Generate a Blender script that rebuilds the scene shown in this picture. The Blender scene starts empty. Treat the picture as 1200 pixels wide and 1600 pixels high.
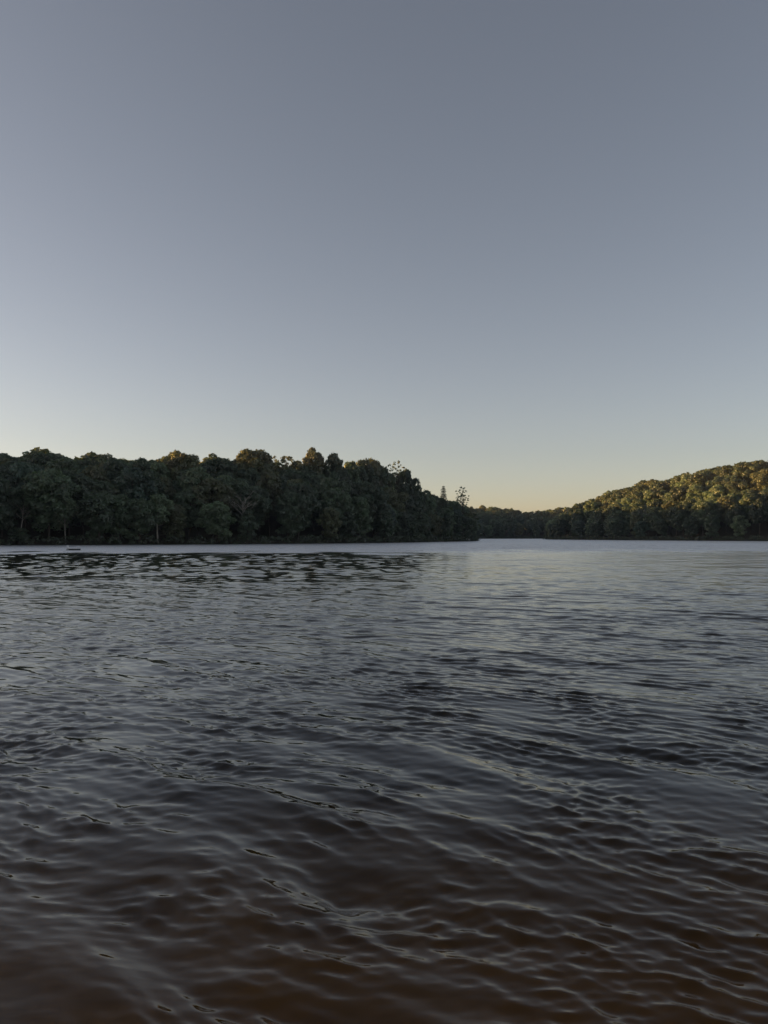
import bpy, math, random
import numpy as np

R = math.radians
scene = bpy.context.scene
COL = scene.collection

# ------------------------------------------------------------------ camera
CAM_H = 2.1
cam_d = bpy.data.cameras.new('camera')
cam = bpy.data.objects.new('camera', cam_d)
COL.objects.link(cam)
cam_d.sensor_fit = 'VERTICAL'
cam_d.sensor_height = 36.0
cam_d.lens = 27.0                       # long side 1600 px -> focal length 1200 px
cam_d.clip_start = 0.1
cam_d.clip_end = 12000
PITCH = math.atan(38.0 / 1200.0)
cam.location = (0, 0, CAM_H)
cam.rotation_euler = (math.pi / 2 + PITCH, 0, 0)
scene.camera = cam

# ------------------------------------------------------------------ sky, sun, exposure
SUN_EL, SUN_AZ = R(4.2), R(-82)         # azimuth from the view direction, negative = to the left
world = bpy.data.worlds.new('World')
scene.world = world
world.use_nodes = True
wn = world.node_tree.nodes
wl = world.node_tree.links
bg = wn['Background']
sky = wn.new('ShaderNodeTexSky')
sky.sky_type = 'NISHITA'
sky.sun_disc = False
sky.sun_elevation = SUN_EL
sky.sun_rotation = SUN_AZ
sky.altitude = 200
sky.air_density = 0.7
sky.dust_density = 1.0
sky.ozone_density = 1.0
hs = wn.new('ShaderNodeHueSaturation')
hs.inputs['Saturation'].default_value = .7
tint = wn.new('ShaderNodeMix'); tint.data_type = 'RGBA'; tint.blend_type = 'MULTIPLY'
tint.inputs['Factor'].default_value = 1
tint.inputs['B'].default_value = (1.07, .965, .94, 1)
wl.new(sky.outputs[0], hs.inputs['Color'])
wl.new(hs.outputs[0], tint.inputs['A'])
wl.new(tint.outputs['Result'], bg.inputs[0])
bg.inputs[1].default_value = 0.10

sun_d = bpy.data.lights.new('sun', 'SUN')
sun = bpy.data.objects.new('sun', sun_d)
COL.objects.link(sun)
sun_d.energy = 4.6
sun_d.angle = R(0.6)
sun_d.color = (1.0, 0.56, 0.17)
sd = np.array([math.sin(SUN_AZ) * math.cos(SUN_EL), math.cos(SUN_AZ) * math.cos(SUN_EL), math.sin(SUN_EL)])
from mathutils import Vector
sun.rotation_euler = Vector(sd).to_track_quat('Z', 'Y').to_euler()
sun.location = (-200, -60, 120)

vs = scene.view_settings
vs.view_transform = 'Standard'
vs.look = 'None'
vs.gamma = 1.0
vs.use_curve_mapping = False
vs.exposure = 1.2
scene.cycles.use_denoising = True
scene.cycles.use_adaptive_sampling = False

rng = np.random.default_rng(7)
random.seed(7)


# ------------------------------------------------------------------ helpers
def sstep(a, b, x):
    t = np.clip((x - a) / (b - a), 0, 1)
    return t * t * (3 - 2 * t)


def mesh_np(name, verts, faces):
    """verts (n,3), faces (m,k) with one k for all faces"""
    me = bpy.data.meshes.new(name)
    verts = np.ascontiguousarray(verts, dtype=np.float32)
    faces = np.ascontiguousarray(faces, dtype=np.int32)
    m, k = faces.shape
    me.vertices.add(len(verts))
    me.vertices.foreach_set('co', verts.ravel())
    me.loops.add(m * k)
    me.loops.foreach_set('vertex_index', faces.ravel())
    me.polygons.add(m)
    me.polygons.foreach_set('loop_start', np.arange(0, m * k, k, dtype=np.int32))
    me.polygons.foreach_set('loop_total', np.full(m, k, dtype=np.int32))
    me.update(calc_edges=True)
    return me


def smooth(me):
    me.polygons.foreach_set('use_smooth', np.ones(len(me.polygons), dtype=bool))


def link(name, me, mat=None, parent=None):
    if mat is not None and len(me.materials) == 0:
        me.materials.append(mat)
    o = bpy.data.objects.new(name, me)
    COL.objects.link(o)
    if parent is not None:
        o.parent = parent
    return o


def attr(me, name, vals):
    a = me.attributes.new(name, 'FLOAT', 'POINT')
    a.data.foreach_set('value', np.ascontiguousarray(vals, dtype=np.float32))


def new_mat(name):
    m = bpy.data.materials.new(name)
    m.use_nodes = True
    nt = m.node_tree
    return m, nt.nodes, nt.links, nt.nodes['Principled BSDF']


def setp(b, **kw):
    for k, v in kw.items():
        b.inputs[k.replace('_', ' ')].default_value = v


def project(x, y, z):
    """world point -> photo pixel (1200 x 1600), small-pitch approximation"""
    return 600 + 1200 * x / y, 838 - 1200 * (z - CAM_H) / y


def unproject(px, d):
    return (px - 600) / 1200.0 * d


# ------------------------------------------------------------------ lake outline and terrain
LAKE = np.array([
    (-118, 1.6), (-140, 30), (-138, 90), (-118, 145), (-90, 180), (-70, 187), (-49, 197), (-27, 215),
    (-9.6, 231), (11.5, 272), (25, 303), (38.5, 331), (42, 350), (34, 400), (20, 470), (24, 560),
    (52, 640), (90, 684), (118, 700), (150, 712), (166, 690), (150, 610), (124, 558), (111, 526), (117, 486),
    (128, 440), (145, 395), (170, 340), (196, 285), (226, 200), (236, 100), (205, 30), (150, 1.6),
    (60, 1.5), (0, 1.5), (-60, 1.5)], dtype=float)


def lake_sd(x, y):
    """signed distance to the lake edge: positive on land, negative over water"""
    x = np.asarray(x, float)
    y = np.asarray(y, float)
    best = np.full(x.shape, 1e18)
    inside = np.zeros(x.shape, bool)
    n = len(LAKE)
    for i in range(n):
        ax, ay = LAKE[i]
        bx, by = LAKE[(i + 1) % n]
        ex, ey = bx - ax, by - ay
        t = np.clip(((x - ax) * ex + (y - ay) * ey) / (ex * ex + ey * ey), 0, 1)
        dx, dy = x - ax - t * ex, y - ay - t * ey
        best = np.minimum(best, dx * dx + dy * dy)
        c = ((ay > y) != (by > y))
        with np.errstate(divide='ignore', invalid='ignore'):
            xi = ax + (y - ay) * ex / (ey if ey != 0 else 1e-9)
        inside ^= c & (x < xi)
    d = np.sqrt(best)
    return np.where(inside, -d, d)


def bumps(x, y):
    return (np.sin(x * .031 + 1.2) * np.cos(y * .027 - .4) + .6 * np.sin(x * .071 - y * .063 + 2.)
            + .35 * np.sin(x * .16 + y * .13))


def ground_z(x, y, sdv=None):
    x = np.asarray(x, float)
    y = np.asarray(y, float)
    s = lake_sd(x, y) if sdv is None else sdv
    w_right = sstep(60, 130, x) * (1 - sstep(560, 640, y)) * sstep(-40, 60, y)
    w_far = sstep(560, 640, y)
    w_near = 1 - sstep(0, 70, y)
    w_left = np.clip(1 - w_right - w_far, 0, 1) * (1 - w_near * sstep(-110, -60, x))
    sp = np.clip(s, 0, None)
    left = 12.5 * sstep(0, 62, sp) + .06 * np.clip(sp - 50, 0, 260)
    right = 27 * sstep(-2, 70, sp)-27*sstep(-2,70,0) + .07 * np.clip(sp - 60, 0, 200)
    far = 13 * sstep(0, 70, sp) + .02 * np.clip(sp - 60, 0, 300)
    near = 1.2 * sstep(0, 14, sp) + .02 * np.clip(sp - 10, 0, 200)
    tot = w_left + w_right + w_far + 1e-6
    hill = (left * w_left + right * w_right + far * w_far) / np.maximum(tot, 1)
    hill = hill + near * np.clip(1 - tot, 0, 1)
    hill = hill + bumps(x, y) * 1.3 * sstep(12, 60, sp)
    bank = .25 * sstep(0, 2.2, sp) * (1 - w_near) + .12 * sp.clip(0, 3) * w_near
    bed = -.13 * np.clip(-s, 0, 12) - .06 * np.clip(-s - 12, 0, 60)
    return np.where(s > 0, hill + bank, bed)


def axis(lo, hi, step, far_lo, far_hi, ratio=1.35):
    c = list(np.arange(lo, hi + .1, step))
    s = step
    v = hi
    while v < far_hi:
        s *= ratio
        v += s
        c.append(v)
    s = step
    v = lo
    while v > far_lo:
        s *= ratio
        v -= s
        c.insert(0, v)
    return np.array(c)


def grid_faces(nr, nc):
    i = np.arange(nr - 1)[:, None] * nc + np.arange(nc - 1)[None, :]
    return np.stack([i, i + 1, i + nc + 1, i + nc], -1).reshape(-1, 4)


gx = axis(-330, 380, 4, -4500, 4500)
gy = axis(-30, 830, 4, -4500, 6000)
gy = np.unique(np.concatenate([gy, np.array([-1, 0, .5, 1, 1.5, 3, 4.5, 6., 8.])]))
GX, GY = np.meshgrid(gx, gy)
GS = lake_sd(GX, GY)
GZ = ground_z(GX, GY, GS)
me = mesh_np('ground', np.stack([GX, GY, GZ], -1).reshape(-1, 3), grid_faces(len(gy), len(gx)))
smooth(me)
attr(me, 'shore', GS.ravel())

m_ground, N, L, B = new_mat('forest_floor_and_sand')
setp(B, Roughness=.95)
at_ = N.new('ShaderNodeAttribute'); at_.attribute_name = 'shore'
geo = N.new('ShaderNodeNewGeometry')
no1 = N.new('ShaderNodeTexNoise'); no1.inputs['Scale'].default_value = 1.6; no1.inputs['Detail'].default_value = 8
L.new(geo.outputs['Position'], no1.inputs['Vector'])
r_f = N.new('ShaderNodeValToRGB')
r_f.color_ramp.elements[0].color = (.018, .016, .008, 1); r_f.color_ramp.elements[1].color = (.06, .05, .025, 1)
r_s = N.new('ShaderNodeValToRGB')
r_s.color_ramp.elements[0].position = .3; r_s.color_ramp.elements[1].position = .7
r_s.color_ramp.elements[0].color = (.34, .19, .045, 1); r_s.color_ramp.elements[1].color = (.60, .36, .10, 1)
L.new(no1.outputs['Fac'], r_f.inputs[0]); L.new(no1.outputs['Fac'], r_s.inputs[0])
mr = N.new('ShaderNodeMapRange')          # sand near the swimming beach only: |y| small
sep = N.new('ShaderNodeSeparateXYZ'); L.new(geo.outputs['Position'], sep.inputs[0])
mr.inputs['From Min'].default_value = 2.8; mr.inputs['From Max'].default_value = 7.5
mr.inputs['To Min'].default_value = 1; mr.inputs['To Max'].default_value = 0
L.new(sep.outputs['Y'], mr.inputs['Value'])
mx = N.new('ShaderNodeMix'); mx.data_type = 'RGBA'
L.new(mr.outputs[0], mx.inputs['Factor']); L.new(r_f.outputs[0], mx.inputs['A']); L.new(r_s.outputs[0], mx.inputs['B'])
L.new(mx.outputs['Result'], B.inputs['Base Color'])
ground = link('ground', me, m_ground)
ground['kind'] = 'structure'
ground['label'] = 'wooded hills and sandy lake bed round the water'

# ------------------------------------------------------------------ water
fine = np.linspace(-31, 31, 430)
side = 31 + 74 * (np.linspace(0, 1, 60)[1:]) ** 1.6
ang = np.radians(np.concatenate([-side[::-1], fine, side]))
rr = [.5]
while rr[-1] < 2.0: rr.append(rr[-1] * 1.03)
while rr[-1] < 7: rr.append(rr[-1] * 1.0046)
while rr[-1] < 34: rr.append(rr[-1] * 1.0030)
while rr[-1] < 98: rr.append(rr[-1] * 1.0036)
while rr[-1] < 205: rr.append(rr[-1] + .25)
while rr[-1] < 300: rr.append(rr[-1] + .9)
while rr[-1] < 950: rr.append(rr[-1] * 1.03)
rr = np.array(rr)
WR, WA = np.meshgrid(rr, ang, indexing='ij')
X0, Y0 = WR * np.sin(WA), WR * np.cos(WA)
dr = np.gradient(rr)[:, None] * np.ones_like(WA)
da = np.gradient(ang)[None, :] * WR
wr = np.random.default_rng(21)

# slow warping of the wave field and patches of stronger and weaker ripple
def field(x, y, lam, seed, n=7):
    g = np.random.default_rng(seed)
    v = np.zeros_like(x)
    for _ in range(n):
        a = g.uniform(0, 2 * np.pi); k = 2 * np.pi / (lam * g.uniform(.6, 1.7))
        v += np.sin(k * (x * np.cos(a) + y * np.sin(a)) + g.uniform(0, 6.28))
    return v / math.sqrt(n / 2)

wx = X0 + .07 * field(X0, Y0, 2.6, 1) + .22 * field(X0, Y0, 9, 2)
wy = Y0 + .07 * field(X0, Y0, 2.6, 3) + .22 * field(X0, Y0, 9, 4)
patch = np.clip(.85 + .28 * field(X0, Y0, 3.5, 5) + .22 * field(X0, Y0, 14, 6), .2, 1.7)
patch2 = np.clip(.95 + .35 * field(X0, Y0, 1.3, 15) + .2 * field(X0, Y0, 6, 16), .35, 1.8)
even = sstep(7, 24, Y0)                 # farther out the wind ripples the water evenly
patch = patch * (1 - .75 * even) + .85 * .75 * even
patch2 = patch2 * (1 - .75 * even) + .92 * .75 * even
# the lee of the left shore: a smooth band of water with only long, low undulation
edge = field(X0, Y0, 16, 8, 5) * 4
calm = sstep(34, 41, Y0 + edge * .5) * (1 - sstep(80, 106, Y0 + (field(X0, Y0 * .35, 7, 31, 9) * 5 + edge) * .9)) * (1 - sstep(-6, 12, X0 + edge * .8))
shallow = sstep(1.5, 6.5, Y0)
rag = field(X0, Y0 * .35, 7, 31, 9) * 5 + edge
farwind = sstep(80, 112 + 26 * sstep(-5, 25, X0), Y0 + rag * .9)

comps = []
def add(n, l0, l1, dx, dy, spread, slope, kind):
    base = math.atan2(dy, dx)
    for _ in range(n):
        lam = math.exp(wr.uniform(math.log(l0), math.log(l1)))
        th = base + wr.normal() * R(spread)
        comps.append((lam, th, slope * wr.uniform(.7, 1.3), wr.uniform(0, 6.28), kind))
add(8, .80, 1.35, -.70, -.72, 7, .018, 0)
add(14, .34, .80, -.52, -.85, 22, .0125, 0)
add(40, .10, .34, -.36, -.93, 24, .0225, 1)
add(14, .05, .10, -.30, -.95, 34, .011, 1)
add(8, .25, .7, .62, -.78, 14, .011, 2)
add(6, 1.8, 4.5, -.4, -.9, 22, .009, 3)
add(20, .65, 1.3, -.25, -.97, 36, .018, 4)
add(10, 1.3, 2.2, -.2, -.98, 34, .019, 7)
add(20, .34, .70, -.42, -.9, 24, .0165, 6)
add(24, .7, 1.3, -.3, -.95, 55, .034, 5)
H = np.zeros_like(X0); DX = np.zeros_like(X0); DY = np.zeros_like(X0)
sub2 = np.zeros_like(X0)
for lam, th, sl, ph, kind in comps:
    k = 2 * np.pi / lam
    cx, cy = math.cos(th), math.sin(th)
    # sampling step along the wave's own direction
    radial = np.abs(cx * np.sin(WA) + cy * np.cos(WA))
    step = np.maximum(radial * dr, np.sqrt(np.clip(1 - radial ** 2, 0, 1)) * da)
    keep = sstep(2.2, 4.0, lam / step)
    amp = sl / k
    mod = patch if kind in (0, 3) else patch2
    if kind == 2:
        mod = patch2 * (1 - sstep(-.6, .8, X0 / np.maximum(Y0, 1) * 3.0 + .2))
    a = amp * mod * (1 - (.5 if kind == 1 else 0.) * sstep(9, 36, Y0) + (.1 if kind == 0 else 0.) * sstep(9, 30, Y0)) * ((1.12 if kind == 1 else 1.1) if kind < 2 else 1.)
    if kind in (1, 2):
        a = a * (1 - .93 * calm) * (.9 + .1 * shallow)
    elif kind == 5:
        a = a * farwind * .45
    elif kind == 4:
        a = a * calm * 1.15
    elif kind == 7:
        a = a * calm * sstep(52, 82, Y0)
    elif kind == 6:
        a = a * sstep(9, 19, Y0) * (1 - .95 * calm) * (1 - farwind)
    elif kind == 0:
        a = a * (1 - .85 * calm) * (1.15 - .15 * shallow)
    else:
        a = a * (1 + .35 * calm) * shallow
    p = k * (wx * cx + wy * cy) + ph
    s, c = np.sin(p), np.cos(p)
    H += a * keep * s
    q = .75 * a * keep
    DX += q * cx * c; DY += q * cy * c
    if kind not in (4, 7):
        sub2 += (a * k * (1 - keep)) ** 2 / 2
sub = np.sqrt(sub2 + (.10 * farwind) ** 2)
H = H + .9 * H * np.abs(H) * 8
fade = 1 - sstep(R(36), R(60), np.abs(WA))
verts = np.stack([X0 + DX * fade, Y0 + DY * fade, H * fade], -1).reshape(-1, 3)
me = mesh_np('water', verts, grid_faces(len(rr), len(ang)))
smooth(me)
attr(me, 'ripple', sub.ravel())
attr(me, 'gloss', np.clip(np.sqrt(.5 * np.clip(sub - .036, 0, None) * (1 + farwind * 2.3)), .02, .42).ravel())

m_water, N, L, B = new_mat('lake_water')
geo = N.new('ShaderNodeNewGeometry')
mp = N.new('ShaderNodeMapping'); mp.inputs['Scale'].default_value = (.55, 2.0, 1); mp.inputs['Rotation'].default_value = (0, 0, R(20))
L.new(geo.outputs['Position'], mp.inputs['Vector'])
at_ = N.new('ShaderNodeAttribute'); at_.attribute_name = 'ripple'
# ripples too small for the mesh: height in metres
n1 = N.new('ShaderNodeTexNoise'); n1.inputs['Scale'].default_value = 2.6; n1.inputs['Detail'].default_value = 3; n1.inputs['Roughness'].default_value = .5
L.new(mp.outputs[0], n1.inputs['Vector'])
mul = N.new('ShaderNodeMath'); mul.operation = 'MULTIPLY'
L.new(n1.outputs['Fac'], mul.inputs[0]); L.new(at_.outputs['Fac'], mul.inputs[1])
n2 = N.new('ShaderNodeTexNoise'); n2.inputs['Scale'].default_value = 16; n2.inputs['Detail'].default_value = 2
L.new(mp.outputs[0], n2.inputs['Vector'])
m2 = N.new('ShaderNodeMath'); m2.operation = 'MULTIPLY'; m2.inputs[1].default_value = .0006
L.new(n2.outputs['Fac'], m2.inputs[0])
ad = N.new('ShaderNodeMath'); ad.operation = 'ADD'
m3 = N.new('ShaderNodeMath'); m3.operation = 'MULTIPLY'; m3.inputs[1].default_value = .12
L.new(mul.outputs[0], m3.inputs[0])
L.new(m3.outputs[0], ad.inputs[0]); L.new(m2.outputs[0], ad.inputs[1])
bp = N.new('ShaderNodeBump'); bp.inputs['Strength'].default_value = 1; bp.inputs['Filter Width'].default_value = .01; bp.inputs['Distance'].default_value = 1
L.new(ad.outputs[0], bp.inputs['Height']); 
N.remove(B)
fr = N.new('ShaderNodeFresnel'); fr.inputs['IOR'].default_value = 1.333
gl = N.new('ShaderNodeBsdfGlossy'); gl.inputs['Roughness'].default_value = .015; gl.inputs['Color'].default_value = (1, 1, 1, 1)
rf = N.new('ShaderNodeBsdfRefraction'); rf.inputs['IOR'].default_value = 1.333; rf.inputs['Roughness'].default_value = .02
rf.inputs['Color'].default_value = (.9, .76, .36, 1)
df = N.new('ShaderNodeBsdfDiffuse'); df.inputs['Color'].default_value = (.016, .012, .007, 1)
ga = N.new('ShaderNodeAttribute'); ga.attribute_name = 'gloss'
L.new(ga.outputs['Fac'], gl.inputs['Roughness'])
for nd in (fr, gl, rf, df):
    L.new(bp.outputs[0], nd.inputs['Normal'])
body = N.new('ShaderNodeMixShader'); body.inputs[0].default_value = .72
L.new(df.outputs[0], body.inputs[1]); L.new(rf.outputs[0], body.inputs[2])
surf = N.new('ShaderNodeMixShader')
L.new(fr.outputs[0], surf.inputs[0]); L.new(body.outputs[0], surf.inputs[1]); L.new(gl.outputs[0], surf.inputs[2])
L.new(surf.outputs[0], N['Material Output'].inputs['Surface'])
water = link('water', me, m_water)
water['kind'] = 'structure'
water['label'] = 'rippled dark lake water, brown and shallow at the near shore'

# ------------------------------------------------------------------ materials for trees
def leaf_material(name, use_attr=False):
    m, N, L, B = new_mat(name)
    N.remove(B)
    out = N['Material Output']
    hsv = N.new('ShaderNodeHueSaturation')
    if use_attr:
        a = N.new('ShaderNodeAttribute'); a.attribute_name = 'tint'
        rnd = a.outputs['Fac']
        rgb = N.new('ShaderNodeRGB'); rgb.outputs[0].default_value = (.074, .098, .048, 1)
        colour = rgb.outputs[0]
    else:
        oi = N.new('ShaderNodeObjectInfo')
        rnd = oi.outputs['Random']; colour = oi.outputs['Color']
    la = N.new('ShaderNodeAttribute'); la.attribute_name = 'leaf'
    mr1 = N.new('ShaderNodeMapRange'); mr1.inputs['To Min'].default_value = .8; mr1.inputs['To Max'].default_value = 1.2
    L.new(rnd, mr1.inputs['Value'])
    mr2 = N.new('ShaderNodeMapRange'); mr2.inputs['To Min'].default_value = .62; mr2.inputs['To Max'].default_value = 1.4
    L.new(la.outputs['Fac'], mr2.inputs['Value'])
    mu = N.new('ShaderNodeMath'); mu.operation = 'MULTIPLY'
    L.new(mr1.outputs[0], mu.inputs[0]); L.new(mr2.outputs[0], mu.inputs[1])
    mh = N.new('ShaderNodeMapRange'); mh.inputs['To Min'].default_value = .485; mh.inputs['To Max'].default_value = .515
    L.new(la.outputs['Fac'], mh.inputs['Value'])
    L.new(colour, hsv.inputs['Color']); L.new(mu.outputs[0], hsv.inputs['Value']); L.new(mh.outputs[0], hsv.inputs['Hue'])
    d = N.new('ShaderNodeBsdfDiffuse'); t = N.new('ShaderNodeBsdfTranslucent')
    L.new(hsv.outputs[0], d.inputs['Color'])
    h2 = N.new('ShaderNodeHueSaturation'); h2.inputs['Hue'].default_value = .48; h2.inputs['Saturation'].default_value = 1.15; h2.inputs['Value'].default_value = 1.3
    L.new(hsv.outputs[0], h2.inputs['Color']); L.new(h2.outputs[0], t.inputs['Color'])
    g = N.new('ShaderNodeBsdfGlossy'); g.inputs['Roughness'].default_value = .5; g.inputs['Color'].default_value = (1, 1, 1, 1)
    s1 = N.new('ShaderNodeMixShader'); s1.inputs[0].default_value = .45
    L.new(d.outputs[0], s1.inputs[1]); L.new(t.outputs[0], s1.inputs[2])
    s2 = N.new('ShaderNodeMixShader'); s2.inputs[0].default_value = .06
    L.new(s1.outputs[0], s2.inputs[1]); L.new(g.outputs[0], s2.inputs[2])
    L.new(s2.outputs[0], out.inputs['Surface'])
    return m


m_leaf = leaf_material('tree_leaves')
m_leaf_mass = leaf_material('forest_leaves', True)


def bark_material(name, c0, c1, scale=3.0):
    m, N, L, B = new_mat(name)
    setp(B, Roughness=.9)
    tc = N.new('ShaderNodeTexCoord')
    mp = N.new('ShaderNodeMapping'); mp.inputs['Scale'].default_value = (2.5, 2.5, .5)
    L.new(tc.outputs['Object'], mp.inputs['Vector'])
    no = N.new('ShaderNodeTexNoise'); no.inputs['Scale'].default_value = scale; no.inputs['Detail'].default_value = 5
    L.new(mp.outputs[0], no.inputs['Vector'])
    r = N.new('ShaderNodeValToRGB'); r.color_ramp.elements[0].position = .35; r.color_ramp.elements[1].position = .7
    r.color_ramp.elements[0].color = (*c0, 1); r.color_ramp.elements[1].color = (*c1, 1)
    L.new(no.outputs['Fac'], r.inputs[0]); L.new(r.outputs[0], B.inputs['Base Color'])
    b = N.new('ShaderNodeBump'); b.inputs['Strength'].default_value = .6; b.inputs['Distance'].default_value = .05
    L.new(no.outputs['Fac'], b.inputs['Height']); L.new(b.outputs[0], B.inputs['Normal'])
    return m


m_bark = bark_material('dark_bark', (.045, .035, .026), (.12, .10, .075))
m_pale = bark_material('pale_grey_bark', (.20, .175, .145), (.40, .36, .30))


# ------------------------------------------------------------------ tree parts
def tube(pts, rads, n=6):
    pts = np.asarray(pts, float)
    V = []; F = []
    prev = None
    for i, p in enumerate(pts):
        d = pts[min(i + 1, len(pts) - 1)] - pts[max(i - 1, 0)]
        d = d / (np.linalg.norm(d) + 1e-9)
        a = np.cross(d, (0.3, 1, .1)) if prev is None else prev - d * np.dot(prev, d)
        a /= np.linalg.norm(a) + 1e-9
        prev = a
        b = np.cross(d, a)
        for k in range(n):
            t = 2 * math.pi * k / n
            V.append(p + rads[i] * (math.cos(t) * a + math.sin(t) * b))
    for i in range(len(pts) - 1):
        for k in range(n):
            k2 = (k + 1) % n
            F.append((i * n + k, i * n + k2, (i + 1) * n + k2, (i + 1) * n + k))
    return np.array(V), np.array(F)


def join(parts):
    V = []; F = []; o = 0
    for v, f in parts:
        V.append(v); F.append(f + o); o += len(v)
    return np.concatenate(V), np.concatenate(F)


def leaves(g, centres, radii, per_area, size, flat=.75, up=.25):
    """leaf-sized faces over the shells of many clumps -> verts, quads, leaf value"""
    P = []; NRM = []; LV = []
    for c, r in zip(centres, radii):
        n = max(8, int(per_area * r * r))
        u = g.normal(size=(n, 3)); u /= np.linalg.norm(u, axis=1)[:, None]
        u[:, 2] = np.where((u[:, 2] < -.25) & (g.random(n) < .65), -u[:, 2], u[:, 2])
        rad = r * (g.uniform(.6, 1.0, n) ** .6) * (1 + .16 * np.sin(u[:, 0] * 7 + c[0] * 3) * np.cos(u[:, 1] * 6 + c[1]))
        q = u * rad[:, None]
        q[:, 2] *= flat
        P.append(q + c)
        nn = u * .9 + g.normal(size=(n, 3)) * .42
        nn[:, 2] += up
        NRM.append(nn)
        LV.append(np.clip(g.normal(.5 + g.normal() * .16, .16, n), 0, 1))
    P = np.concatenate(P); NRM = np.concatenate(NRM); LV = np.concatenate(LV)
    NRM /= np.linalg.norm(NRM, axis=1)[:, None]
    n = len(P)
    t = np.cross(NRM, g.normal(size=(n, 3))); t /= np.linalg.norm(t, axis=1)[:, None] + 1e-9
    b = np.cross(NRM, t)
    s = size * g.uniform(.55, 1.3, n)[:, None]
    w = .62
    V = np.stack([P - t * s, P + b * s * w + t * s * .12, P + t * s, P - b * s * w + t * s * .12], 1).reshape(-1, 3)
    F = np.arange(4 * n).reshape(n, 4)
    return V, F, np.repeat(LV, 4)


def limb(g, a, b, r0, r1, sag=.1):
    a = np.asarray(a, float); b = np.asarray(b, float)
    mid = (a + b) / 2 + g.normal(size=3) * np.linalg.norm(b - a) * sag
    q = [a, a * .5 + mid * .5 + (0, 0, .02), mid, mid * .4 + b * .6, b]
    return tube(q, np.linspace(r0, r1, 5), 5)


def broadleaf(seed, H, Rr, base, nclump, leaf=.34, density=95, clump=.34, top=1.0, lean=0., trunk_r=.26, gap=0.):
    """returns (trunk verts/faces, crown verts/faces/leaf values); H metres tall, crown radius Rr"""
    g = np.random.default_rng(seed)
    zc = base + (H - base) * .52
    hz = (H - base) * .5
    C = []; S = []
    for i in range(nclump):
        t = (i + .5) / nclump
        z = 1 - 2 * t
        z = z * .96 + .04
        a = i * 2.39996 + g.uniform(-.45, .45)
        rad = math.sqrt(max(0, 1 - z * z))
        f = g.uniform(.5, 1.02) if z < .55 else g.uniform(.72, .9)
        w = (1.0 - .25 * max(0, -z)) if top > .9 else 1.0
        c = np.array([math.cos(a) * rad * f * Rr * w, math.sin(a) * rad * f * Rr * w, zc + z * f * hz])
        c[0] += lean * (c[2] / H)
        if g.random() < gap:
            continue
        C.append(c); S.append(Rr * clump * g.uniform(.5, 1.35))
    for _ in range(int(nclump * .3)):          # inner leaves that close the crown
        u = g.normal(size=3); u /= np.linalg.norm(u)
        if g.random() < gap:
            continue
        C.append(np.array([u[0] * Rr * .4, u[1] * Rr * .4, zc + u[2] * hz * .45])); S.append(Rr * clump * .9)
    C = np.array(C); S = np.array(S)
    crown = leaves(g, C, S, density, leaf)
    bend = g.normal(size=2) * .3
    top_pt = np.array([lean * .8, 0, H * .88])
    zz = np.linspace(-.6, H * .88, 9)
    pts = [np.array([bend[0] * math.sin(z / H * 4) + lean * max(0, z) / H * .8, bend[1] * math.sin(z / H * 3.1), z]) for z in zz]
    rad = [trunk_r * (1.35 if i == 0 else 1) * (1 - .86 * max(0, z) / H) for i, z in enumerate(zz)]
    parts = [tube(pts, rad, 8)]
    order = g.permutation(len(C))[:16]
    for i in order:
        zb = max(base * .75, min(C[i][2] - .22 * H * g.uniform(.4, 1), H * .8))
        p = np.array([np.interp(zb, zz, [q[0] for q in pts]), np.interp(zb, zz, [q[1] for q in pts]), zb])
        parts.append(limb(g, p, C[i], trunk_r * .42 * (1 - .6 * zb / H), .025))
    return join(parts), crown


def conifer(seed, H, Rr, base):
    g = np.random.default_rng(seed)
    C = []; S = []
    parts = [tube([(0, 0, -.6), (0, 0, H * .3), (.05, 0, H * .7), (0, .05, H)], [.3, .22, .12, .02], 8)]
    z = base
    while z < H * .97:
        t = (z - base) / (H - base)
        rad = Rr * (1 - t) ** .85 * g.uniform(.8, 1.1) + .22
        n = int(5 + 4 * (1 - t))
        for k in range(n):
            a = 6.283 * k / n + g.uniform(-.4, .4)
            L_ = rad * g.uniform(.65, 1.12)
            tip = np.array([math.cos(a) * L_, math.sin(a) * L_, z - .12 * L_])
            parts.append(limb(g, (0, 0, z), tip, .05, .012, .03))
            for f in (.4, .7, .97):
                C.append(np.array([tip[0] * f, tip[1] * f, z - .12 * L_ * f])); S.append(.30 + .34 * rad / Rr * (1.15 - f * .5))
        z += .62 + .3 * (1 - t)
    crown = leaves(g, np.array(C), np.array(S), 130, .2, flat=.55, up=.1)
    return join(parts), crown


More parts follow.
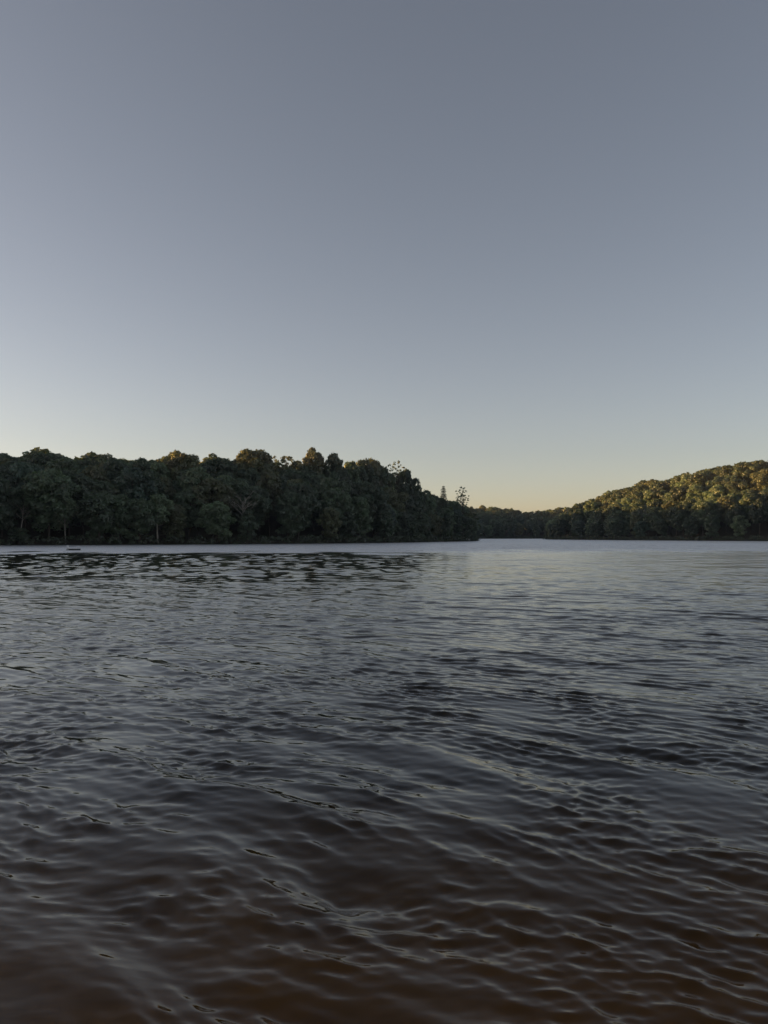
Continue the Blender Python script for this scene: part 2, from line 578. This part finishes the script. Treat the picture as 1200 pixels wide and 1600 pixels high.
def bare_tree(seed, H, n_limb=9, spread=.34, start=.38, r=.2, fork=False):
    """leafless trunk with forking limbs, no crown"""
    g = np.random.default_rng(seed)
    parts = []
    zz = np.linspace(-.5, H * .8, 8)
    pts = [np.array([.35 * math.sin(z * .35 + seed), .3 * math.sin(z * .28), z]) for z in zz]
    pts = [p - np.array([pts[0][0], pts[0][1], 0]) for p in pts]
    parts.append(tube(pts, [r * (1 - .8 * max(z, 0) / H) for z in zz], 7))
    for k in range(n_limb):
        zb = H * (start + (.78 - start) * k / max(1, n_limb - 1))
        p = np.array([np.interp(zb, zz, [q[0] for q in pts]), np.interp(zb, zz, [q[1] for q in pts]), zb])
        a = k * 2.4 + g.uniform(-.5, .5)
        ln = H * spread * g.uniform(.6, 1.15) * (1 - .45 * k / n_limb)
        e = p + np.array([math.cos(a) * ln * .75, math.sin(a) * ln * .5, ln * g.uniform(.55, 1.0)])
        parts.append(limb(g, p, e, r * .5 * (1 - .5 * k / n_limb), .03, .08))
        for _ in range(4):
            f = g.uniform(.35, .9)
            s = p + (e - p) * f
            e2 = s + np.array([math.cos(a + g.normal() * .8), math.sin(a + g.normal() * .8) * .7, g.uniform(.3, 1.1)]) * ln * g.uniform(.25, .45)
            parts.append(limb(g, s, e2, .05, .015, .1))
    return join(parts)


class Variant:
    pass


def make_variant(kind, data, H, Rr, base, pale=False):
    v = Variant()
    (tv, tf), (cv, cf, cl) = data
    v.kind, v.H, v.R, v.base = kind, H, Rr, base
    v.trunk = mesh_np('trunk', tv, tf); smooth(v.trunk); v.trunk.materials.append(m_pale if pale else m_bark)
    v.crown = mesh_np('crown', cv, cf); attr(v.crown, 'leaf', cl); v.crown.materials.append(m_leaf)
    v.cv, v.cf, v.cl = cv, cf, cl
    return v


VAR = {}
spec = []   # kind, seed, H, R, base, nclump
for i, (H_, R_, b_, n_) in enumerate([(17, 4.6, 3.0, 44), (16, 5.2, 2.4, 50), (18, 4.2, 3.6, 42), (15, 4.8, 2.0, 46),
                                       (17, 5.4, 3.0, 52), (18.5, 4.8, 4.5, 46), (16, 4.3, 1.6, 44)]):
    VAR['broad%d' % i] = make_variant('broad', broadleaf(100 + i, H_, R_, b_, n_), H_, R_, b_)
for i, (H_, R_, b_, n_) in enumerate([(12, 3.9, .6, 46), (11, 3.4, .5, 40), (13, 3.6, .8, 44)]):
    VAR['edge%d' % i] = make_variant('edge', broadleaf(200 + i, H_, R_, b_, n_, leaf=.30, density=115), H_, R_, b_)
VAR['young'] = make_variant('young', broadleaf(301, 11.5, 2.9, 4.6, 36, leaf=.26, density=90, clump=.34, trunk_r=.15), 11.5, 2.9, 4.6, True)
VAR['forked'] = make_variant('forked', broadleaf(302, 13.0, 3.6, 4.6, 34, leaf=.3, density=78, clump=.33, trunk_r=.28, lean=.6), 13, 3.6, 4.6, True)
VAR['open0'] = make_variant('open', broadleaf(303, 19, 3.5, 8.5, 34, leaf=.34, density=62, clump=.21, gap=.12), 19, 3.5, 8.5)
VAR['open1'] = make_variant('open', broadleaf(304, 20, 3.3, 9.5, 30, leaf=.34, density=60, clump=.19, gap=.1, lean=.8), 20, 3.3, 9.5)
VAR['sparse'] = make_variant('sparse', broadleaf(305, 25, 3.1, 13, 46, leaf=.32, density=64, clump=.145, gap=.12, lean=.7), 25, 3.1, 13)
VAR['conifer'] = make_variant('conifer', conifer(306, 24, 3.4, 6), 24, 3.4, 6)
BROAD = [k for k in VAR if k.startswith('broad')]
EDGE = [k for k in VAR if k.startswith('edge')]

# ------------------------------------------------------------------ the skyline of the woods as the photograph shows it
SKY = np.array([(-60, 708), (0, 706), (15, 708), (25, 715), (35, 711), (40, 702), (50, 699), (60, 701), (68, 709), (80, 712), (100, 710), (120, 711),
                (128, 718), (135, 708), (143, 706), (155, 709), (165, 714), (178, 717), (190, 719), (205, 718), (220, 718), (230, 715),
                (250, 711), (262, 707), (280, 705), (290, 708), (300, 711), (310, 713), (325, 711), (340, 713), (355, 711), (367, 706),
                (390, 702), (405, 704), (413, 710), (420, 714), (430, 710), (450, 709), (460, 707), (470, 709), (480, 705), (490, 702),
                (505, 704), (515, 709), (535, 712), (545, 720), (560, 720), (578, 715), (590, 720), (604, 723), (610, 727), (613, 720),
                (620, 718), (624, 724), (630, 731), (638, 733), (640, 742), (650, 755), (660, 767), (670, 772), (675, 773), (706, 779),
                (732, 783), (745, 786), (760, 789), (780, 793), (800, 795), (815, 799), (822, 800), (835, 798), (850, 797), (865, 794),
                (880, 791), (895, 787), (915, 781), (935, 777), (945, 769), (952, 767), (975, 763), (990, 759), (998, 750), (1020, 750),
                (1040, 752), (1055, 744), (1070, 739), (1085, 740), (1100, 735), (1110, 731), (1130, 729), (1145, 727), (1160, 723),
                (1200, 718), (1260, 712)], float)


def sky_py(px):
    return np.interp(px, SKY[:, 0], SKY[:, 1])


def sky_zmax(x, y, half):
    px, _ = project(x, y, 0)
    w = half / y * 1200
    lim = sky_py(np.array([px - w, px - w * .5, px, px + w * .5, px + w]))
    lim = lim + np.array([-w * .55, -w * .2, 0, -w * .2, -w * .55])
    return CAM_H + (838 - lim.max()) / 1200 * y


# ------------------------------------------------------------------ where the trees stand
# colours of the foliage itself; the first word of every label comes from here
TONES = [('dark green', (.068, .100, .052)), ('mid green', (.104, .150, .076)), ('olive green', (.122, .138, .060)),
         ('light green', (.145, .200, .104)), ('bluish green', (.080, .126, .084))]
TW = [.36, .28, .16, .10, .10]
PLACED = []            # dicts


def place(x, y, kind, scale=None, H=None, tone=None, region='', row=0, landmark=None, sxy=None, rot=None):
    v = VAR[kind]
    gz = float(ground_z(np.array([x]), np.array([y]))[0])
    s = scale if scale is not None else (H / v.H)
    PLACED.append(dict(x=x, y=y, z=gz, kind=kind, s=s, sxy=(sxy if sxy else s), tone=tone if tone is not None else int(rng.choice(5, p=TW)),
                       region=region, row=row, landmark=landmark, rot=rng.uniform(0, 6.28) if rot is None else rot))


def near_existing(x, y, d):
    return any((p['x'] - x) ** 2 + (p['y'] - y) ** 2 < d * d for p in PLACED)


# landmarks: base pixel column, distance, top pixel row
def mark(px, d, top, kind, tone, region, landmark, sxy=None, row=0):
    x = unproject(px, d)
    gz = float(ground_z(np.array([x]), np.array([d]))[0])
    H = CAM_H + (838 - top) / 1200 * d - gz
    place(x, d, kind, H=H, tone=tone, region=region, landmark=landmark, sxy=sxy, row=row)


LM = 'left'
mark(103, 187.5, 776, 'young', 3, LM, 'slim light green tree with bare straight trunk at water, behind the floating raft', .95)
mark(247, 196.5, 774, 'forked', 3, LM, 'light green tree with pale visible trunk on the left shore waterfront', .95)
mark(338, 204, 782, 'edge0', 3, LM, 'broad light green waterfront tree below the pale bare branches', 1.15)
mark(693, 318, 757, 'conifer', 0, LM, 'pointed dark conifer rising above the tip of the left shore')
mark(723, 334, 758, 'sparse', 0, LM, 'tall thin see-through tree at the very tip of the left shore')
mark(619, 290, 717, 'sparse', 0, LM, 'tall thin see-through tree where the left skyline begins to drop', 1.1)
mark(606, 283, 722, 'sparse', 2, LM, 'thin see-through tree just left of the skyline drop', .75)
mark(50, 228, 699, 'open0', 1, LM, 'tallest loose crown on the far left of the skyline', 1.2)
mark(143, 232, 706, 'open1', 0, LM, 'loose see-through crown on the skyline above and right of the raft', 1.15)
mark(447, 258, 708, 'open0', 2, LM, 'airy crown with sky showing through, above the middle of left hill', 1.2)
mark(430, 262, 711, 'open1', 2, LM, 'small airy crown left of the see-through skyline tree', .9)
mark(488, 262, 702, 'broad5', 2, LM, 'olive domed skyline tree, highest right of the left hill middle', .95)
mark(393, 252, 702, 'broad4', 2, LM, 'olive domed tree at the crest of the left hill middle')
mark(275, 240, 705, 'broad1', 2, LM, 'wide olive crown on the left skyline above the pale-trunked tree', 1.0)
mark(583, 285, 716, 'broad3', 2, LM, 'yellowish crown on the skyline near the left hill shoulder', 1.0)
mark(65, 199, 746, 'broad3', 1, LM, 'broad mid green crown behind and left of the slim waterfront tree', .95)
mark(350, 222, 743, 'broad4', 1, LM, 'large mid green crown behind the pale bare branches', 1.0)
mark(295, 208, 760, 'broad6', 1, LM, 'mid green dome halfway up above the light waterfront tree', .95)
mark(450, 222, 770, 'edge2', 1, LM, 'mid green round tree at water below the airy skyline crown', 1.15)
mark(520, 236, 762, 'broad3', 1, LM, 'mid green spreading tree on the middle of the left slope', .95)
mark(524, 262, 709, 'broad0', 0, LM, 'dark round crown on the skyline just right of the highest dome', 1.0)
mark(549, 270, 718, 'broad2', 1, LM, 'mid green tall crown in the skyline dip before the shoulder', 1.0)
mark(566, 276, 718, 'broad1', 0, LM, 'dark wide crown left of the yellowish shoulder crown', .9)
mark(600, 284, 724, 'broad6', 1, LM, 'mid green full crown at the top of the shoulder drop', .95)
mark(632, 293, 733, 'broad3', 0, LM, 'dark rounded crown on the falling skyline, below the see-through tree', .95)
mark(647, 300, 752, 'broad6', 0, LM, 'dark full crown halfway down the falling left skyline', .95)
mark(662, 306, 766, 'broad0', 1, LM, 'mid green round crown low on the falling left skyline', .9)
mark(386, 206.5, 798, 'edge1', 0, LM, 'low dark bushy tree at the water below the pale bare branches', .8)
mark(28, 184, 824, 'edge2', 0, LM, 'low dark bushy tree at water under the leafless grey tree', .7)
mark(1175, 420, 728, 'broad2', 2, 'right', 'olive crown high on the right hill at the frame edge', 1.0)
mark(922, 560, 778, 'open0', 2, 'right', 'loose small crown standing out on the right skyline slope', .95)

ROWS = {'left': [], 'right': [], 'far': []}


def shoreline(i0, i1, step):
    P = LAKE[i0:i1 + 1]
    seg = np.linalg.norm(np.diff(P, axis=0), axis=1)
    cum = np.concatenate([[0], np.cumsum(seg)])
    t = np.arange(0, cum[-1], step)
    return np.stack([np.interp(t, cum, P[:, 0]), np.interp(t, cum, P[:, 1])], -1)


def fill(region, xs, ys, step, dmin, dmax, keep_d):
    """rows of trees behind the shore; each is kept under the photographed skyline"""
    cand = []
    for x in np.arange(xs[0], xs[1], step):
        for y in np.arange(ys[0], ys[1], step):
            cand.append((x + rng.uniform(-.42, .42) * step, y + rng.uniform(-.42, .42) * step))
    cand = np.array(cand)
    s = lake_sd(cand[:, 0], cand[:, 1])
    ok = (s > dmin) & (s < dmax)
    cand = cand[ok]; s = s[ok]
    order = np.argsort(s)
    zs = ground_z(cand[:, 0], cand[:, 1], s)
    for i in order:
        x, y = cand[i]
        if y < 3 and x > -60:
            continue
        ppx = 600 + 1200 * x / max(y, 1)
        if region == 'left' and ((abs(ppx - 385) < 38 and y < 219) or (abs(ppx - 31) < 34 and y < 190) or (abs(ppx - 103) < 24 and y < 189) or (abs(ppx - 247) < 24 and y < 198)):
            continue                       # clearings where bare trees show
        if near_existing(x, y, keep_d):
            continue
        edge = s[i] < 7
        kind = str(rng.choice(EDGE if edge else BROAD))
        v = VAR[kind]
        h = v.H * rng.uniform(.84, 1.14)
        px, py = project(x, y, zs[i])
        if y > 20 and -80 < px < 1280:
            lim = sky_zmax(x, y, v.R * .8) - zs[i] + rng.uniform(-1.2, .5)
            if lim < h * .52:
                continue
            h = min(h, lim)
        sc = h / v.H
        place(x, y, kind, scale=sc, sxy=max(sc, .8) * rng.uniform(.92, 1.12), region=region, row=int(s[i] // 9))


fill('left', (-420, 60), (-60, 520), 6.0, .5, 16, 4.4)
fill('left', (-420, 60), (120, 520), 7.6, 16, 100, 5.2)
fill('right', (100, 330), (170, 640), 7.4, .6, 150, 5.4)
fill('far', (0, 260), (600, 860), 8.5, .6, 110, 6.5)
fill('off', (-420, -90), (-80, 250), 13.0, 16, 150, 8.0)
fill('off', (-420, 0), (150, 700), 13.0, 100, 260, 9.0)

# ------------------------------------------------------------------ which of them can be told apart from the shore
BW, BH = 600, 160                         # half-size picture strip, rows 690..850
buf = np.full((BH, BW), -1, int)
yy, xx = np.mgrid[0:BH, 0:BW]
order = sorted(range(len(PLACED)), key=lambda i: -PLACED[i]['y'])
for i in order:
    p = PLACED[i]; v = VAR[p['kind']]
    if p['y'] < 15:
        continue
    zt = p['z'] + v.H * p['s']; zb = p['z'] + v.base * p['s'] * .8
    px, pt = project(p['x'], p['y'], zt); _, pb = project(p['x'], p['y'], zb)
    rx = v.R * p['sxy'] * 1.02 / p['y'] * 1200 / 2
    cx, cy, ry = px / 2, ((pt + pb) / 2 - 690) , (pb - pt) / 2
    if cx + rx < 0 or cx - rx > BW:
        continue
    mask = ((xx - cx) / max(rx, .5)) ** 2 + ((yy - cy) / max(ry, .5)) ** 2 < 1
    buf[mask] = i
vis = np.bincount(buf[buf >= 0].ravel(), minlength=len(PLACED))
for i, p in enumerate(PLACED):
    p['vis'] = int(vis[i]) + (10000 if p['landmark'] else 0)
ranked = sorted(range(len(PLACED)), key=lambda i: -PLACED[i]['vis'])
SINGLE = [i for i in ranked[:300] if PLACED[i]['vis'] >= 6]
print('trees placed', len(PLACED), 'visible', int((vis >= 6).sum()), 'single', len(SINGLE))

ORD = ['first', 'second', 'third', 'fourth', 'fifth', 'sixth', 'seventh', 'eighth', 'ninth', 'tenth', 'eleventh', 'twelfth',
       'thirteenth', 'fourteenth', 'fifteenth', 'sixteenth', 'seventeenth', 'eighteenth', 'nineteenth']
TENS = {20: 'twent', 30: 'thirt', 40: 'fort', 50: 'fift', 60: 'sixt'}


def ordinal(n):
    if n < 20:
        return ORD[n - 1]
    t, u = n // 10 * 10, n % 10
    return TENS[t] + ('ieth' if u == 0 else 'y-' + ORD[u - 1])


SHAPE = {'broad0': 'round-crowned', 'broad1': 'wide-crowned', 'broad2': 'tall-crowned', 'broad3': 'rounded', 'broad4': 'spreading',
         'broad5': 'tall', 'broad6': 'full', 'edge0': 'low bushy', 'edge1': 'small bushy', 'edge2': 'leafy',
         'young': 'slim', 'forked': 'fork-trunked', 'open0': 'airy', 'open1': 'airy', 'sparse': 'thin', 'conifer': 'pointed'}
BANK = {'left': 'left bank', 'right': 'right hillside', 'far': 'far inlet bank', 'off': 'left bank'}
GROUP = {'left': 'trees on the left bank', 'right': 'trees on the right hillside', 'far': 'trees along the far inlet', 'off': 'trees on the left bank'}
NAME = {'broad': 'broadleaf_tree', 'edge': 'waterside_tree', 'young': 'waterside_tree', 'forked': 'waterside_tree',
        'open': 'airy_tree', 'sparse': 'slender_tree', 'conifer': 'conifer_tree'}

# rows up each bank, counted along the photograph from its left side
bands = {}
for i in SINGLE:
    p = PLACED[i]
    if p['landmark']:
        continue
    bands.setdefault((p['region'], min(p['row'], 9)), []).append(i)
LABEL = {}
for reg in ('left', 'right', 'far', 'off'):
    rows_here = sorted(b for (r_, b) in bands if r_ == reg)
    for k, b in enumerate(rows_here):
        ids = sorted(bands[(reg, b)], key=lambda i: PLACED[i]['x'] / PLACED[i]['y'])
        for j, i in enumerate(ids):
            p = PLACED[i]
            where = ('waterfront row' if k == 0 else ordinal(k + 1) + ' row up') + ' the ' + BANK[reg] if k else 'waterfront row of the ' + BANK[reg]
            LABEL[i] = '%s %s tree, %s from left in %s' % (TONES[p['tone']][0], SHAPE[p['kind']], ordinal(j + 1), where)

for i in SINGLE:
    p = PLACED[i]; v = VAR[p['kind']]
    root = bpy.data.objects.new(NAME[v.kind], None)
    root.empty_display_size = .5
    COL.objects.link(root)
    root.location = (p['x'], p['y'], p['z'] - .05)
    root.rotation_euler = (0, 0, p['rot'])
    root.scale = (p['sxy'], p['sxy'], p['s'])
    root['label'] = p['landmark'] or LABEL[i]
    root['category'] = 'tree'
    root['group'] = GROUP[p['region']]
    t = bpy.data.objects.new('trunk', v.trunk); COL.objects.link(t); t.parent = root
    c = bpy.data.objects.new('crown', v.crown); COL.objects.link(c); c.parent = root
    c.color = (*TONES[p['tone']][1], 1)

# ------------------------------------------------------------------ the rest of the woods: one mass
single = set(SINGLE)
rest = [i for i in range(len(PLACED)) if i not in single]
LOW = {}
for k in BROAD[:4] + EDGE[:2]:
    v = VAR[k]
    n = 120
    g = np.random.default_rng(5)
    idx = g.choice(len(v.cf), n, replace=False)
    q = v.cv.reshape(-1, 4, 3)[idx]
    c = q.mean(1, keepdims=True)
    LOW[k] = (c + (q - c) * 5.1, v.cl.reshape(-1, 4)[idx])
Vs = []; Ls = []; Ts = []
for i in rest:
    p = PLACED[i]
    k = p['kind'] if p['kind'] in LOW else str(rng.choice(list(LOW)))
    q, l = LOW[k]
    ca, sa = math.cos(p['rot']), math.sin(p['rot'])
    w = np.empty_like(q)
    w[..., 0] = (q[..., 0] * ca - q[..., 1] * sa) * p['sxy'] + p['x']
    w[..., 1] = (q[..., 0] * sa + q[..., 1] * ca) * p['sxy'] + p['y']
    w[..., 2] = q[..., 2] * p['s'] + p['z']
    Vs.append(w.reshape(-1, 3)); Ls.append(l.ravel()); Ts.append(np.full(l.size, rng.random()))
Vs = np.concatenate(Vs)
me = mesh_np('woodland', Vs, np.arange(len(Vs)).reshape(-1, 4))
attr(me, 'leaf', np.concatenate(Ls)); attr(me, 'tint', np.concatenate(Ts))
wood = link('woodland', me, m_leaf_mass)
wood['kind'] = 'stuff'
wood['label'] = 'dense dark wood filling the hills behind the trees one can count'
wood['category'] = 'woodland'


# ------------------------------------------------------------------ bushes and low branches hanging over the water's edge
g = np.random.default_rng(77)
C = []; S = []
for i0, i1 in ((3, 12), (15, 19), (22, 28)):
    for x, y in shoreline(i0, i1, 1.1):
        k = 2 if y < 420 else 1
        for _ in range(k):
            off = g.normal() * .9
            r_ = g.uniform(.5, 1.25) * (1 if y < 420 else 1.5)
            C.append((x + g.normal() * .8, y + off, g.uniform(.15, 1.9))); S.append(r_)
cv, cf, cl = leaves(g, np.array(C), np.array(S), 26, .3, flat=.8)
me = mesh_np('undergrowth', cv, cf)
attr(me, 'leaf', cl); attr(me, 'tint', np.clip(np.repeat(g.random(len(cf)), 4) * .4, 0, 1))
ug = link('undergrowth', me, m_leaf_mass)
ug['kind'] = 'stuff'
ug['label'] = 'low dark bushes hanging over the far water edge'
ug['category'] = 'bushes'


# ------------------------------------------------------------------ bare trees among the leaves
def bare(px, d, top, seed, label, n_limb=9, spread=.34, start=.38, r=.2):
    x = unproject(px, d)
    gz = float(ground_z(np.array([x]), np.array([d]))[0])
    H = CAM_H + (838 - top) / 1200 * d - gz
    v, f = bare_tree(seed, H, n_limb, spread, start, r)
    # trunk and limbs are two parts
    n0 = 8 * 7
    f0 = f[(f < n0).all(1)]; f1 = f[(f >= n0).all(1)] - n0
    root = bpy.data.objects.new('bare_tree', None); COL.objects.link(root)
    root.location = (x, d, gz - .05)
    root['label'] = label; root['category'] = 'tree'; root['group'] = 'bare trees on the left bank'
    a = mesh_np('trunk', v[:n0], f0); smooth(a); link('trunk', a, m_pale, root)
    b = mesh_np('branches', v[n0:], f1); smooth(b); link('branches', b, m_pale, root)


bare(31, 187.5, 766, 11, 'leafless grey tree with thin forked branches near the left frame edge', 9, .3, .4, .17)
bare(383, 209.5, 768, 14, 'pale bare tree with spreading white branches amid the left bank leaves', 10, .42, .5, .24)
bare(238, 236, 712, 17, 'thin leafless twiggy tree poking above the skyline left of wide olive crown', 12, .16, .7, .14)

# ------------------------------------------------------------------ swimming raft
m_deck, N, L, B = new_mat('weathered_white_boards')
setp(B, Base_Color=(.55, .55, .54, 1), Roughness=.7)
no = N.new('ShaderNodeTexNoise'); no.inputs['Scale'].default_value = 9
r = N.new('ShaderNodeValToRGB'); r.color_ramp.elements[0].color = (.7, .7, .69, 1); r.color_ramp.elements[1].color = (.86, .86, .85, 1)
L.new(no.outputs['Fac'], r.inputs[0]); L.new(r.outputs[0], B.inputs['Base Color'])
m_float, N, L, B = new_mat('black_plastic_float')
setp(B, Base_Color=(.012, .012, .013, 1), Roughness=.45)
m_metal, N, L, B = new_mat('galvanised_tube')
setp(B, Base_Color=(.8, .8, .8, 1), Roughness=.4)


def box(cx, cy, cz, sx, sy, sz):
    v = np.array([(x, y, z) for z in (-.5, .5) for y in (-.5, .5) for x in (-.5, .5)]) * (sx, sy, sz) + (cx, cy, cz)
    f = np.array([(0, 2, 3, 1), (4, 5, 7, 6), (0, 1, 5, 4), (2, 6, 7, 3), (0, 4, 6, 2), (1, 3, 7, 5)])
    return v, f


RD = 115.5
raft = bpy.data.objects.new('swim_raft', None); COL.objects.link(raft)
raft.location = (unproject(115.3, RD), RD, 0)
raft.rotation_euler = (0, 0, R(3))
raft['label'] = 'small white floating swim raft with dark floats, alone on the water at left'
raft['category'] = 'raft'
for k in range(9):
    v, f = box(-.72 + k * .18, 0, .335, .165, 1.5, .04)
    link('deck_board', mesh_np('deck_board', v, f), m_deck, raft)
v, f = join([box(0, -.73, .255, 1.56, .05, .11), box(0, .73, .255, 1.56, .05, .11), box(-.755, 0, .255, .05, 1.4, .11), box(.755, 0, .255, .05, 1.4, .11)])
link('rim', mesh_np('rim', v, f), m_deck, raft)
for yy_ in (-.5, .5):
    v, f = tube([(-.86, yy_, .05), (-.84, yy_, .05), (-.3, yy_, .05), (.3, yy_, .05), (.84, yy_, .05), (.86, yy_, .05)], [.04, .19, .2, .2, .19, .04], 14)
    a = mesh_np('float', v, f); smooth(a); link('float', a, m_float, raft)
for x_ in (-.74, -.52):
    v, f = tube([(x_, -.79, -.3), (x_, -.79, .2), (x_, -.78, .62), (x_, -.68, .74), (x_, -.52, .72), (x_, -.46, .6), (x_, -.46, .35)], [.04] * 7, 8)
    a = mesh_np('ladder_rail', v, f); smooth(a); link('ladder_rail', a, m_metal, raft)
for z_ in (-.15, .1):
    v, f = tube([(-.74, -.79, z_), (-.52, -.79, z_)], [.02, .02], 8)
    link('ladder_rung', mesh_np('ladder_rung', v, f), m_metal, raft)
for x_ in (.35, .72):
    v, f = tube([(x_, .6, .35), (x_, .6, .56)], [.035, .035], 8)
    link('post', mesh_np('post', v, f), m_metal, raft)
v, f = tube([(.25, .6, .58), (.82, .6, .58)], [.03, .03], 8)
link('hand_rail', mesh_np('hand_rail', v, f), m_metal, raft)


# ------------------------------------------------------------------ evening air
m_haze = bpy.data.materials.new('evening_haze'); m_haze.use_nodes = True
N = m_haze.node_tree.nodes; L = m_haze.node_tree.links
N.remove(N['Principled BSDF'])
pv = N.new('ShaderNodeVolumePrincipled')
pv.inputs['Color'].default_value = (.86, .93, 1.0, 1)
pv.inputs['Density'].default_value = .0001
pv.inputs['Anisotropy'].default_value = .2
L.new(pv.outputs[0], N['Material Output'].inputs['Volume'])
v, f = box(0, 0, 0, 1, 1, 1)
v = (v + .5) * (6400, 6400, 100) + (-3200, -2600, -12)
haze = link('haze', mesh_np('haze', v, f), m_haze)
haze['kind'] = 'stuff'
haze['label'] = 'faint blue evening haze over the lake'
haze['category'] = 'haze'
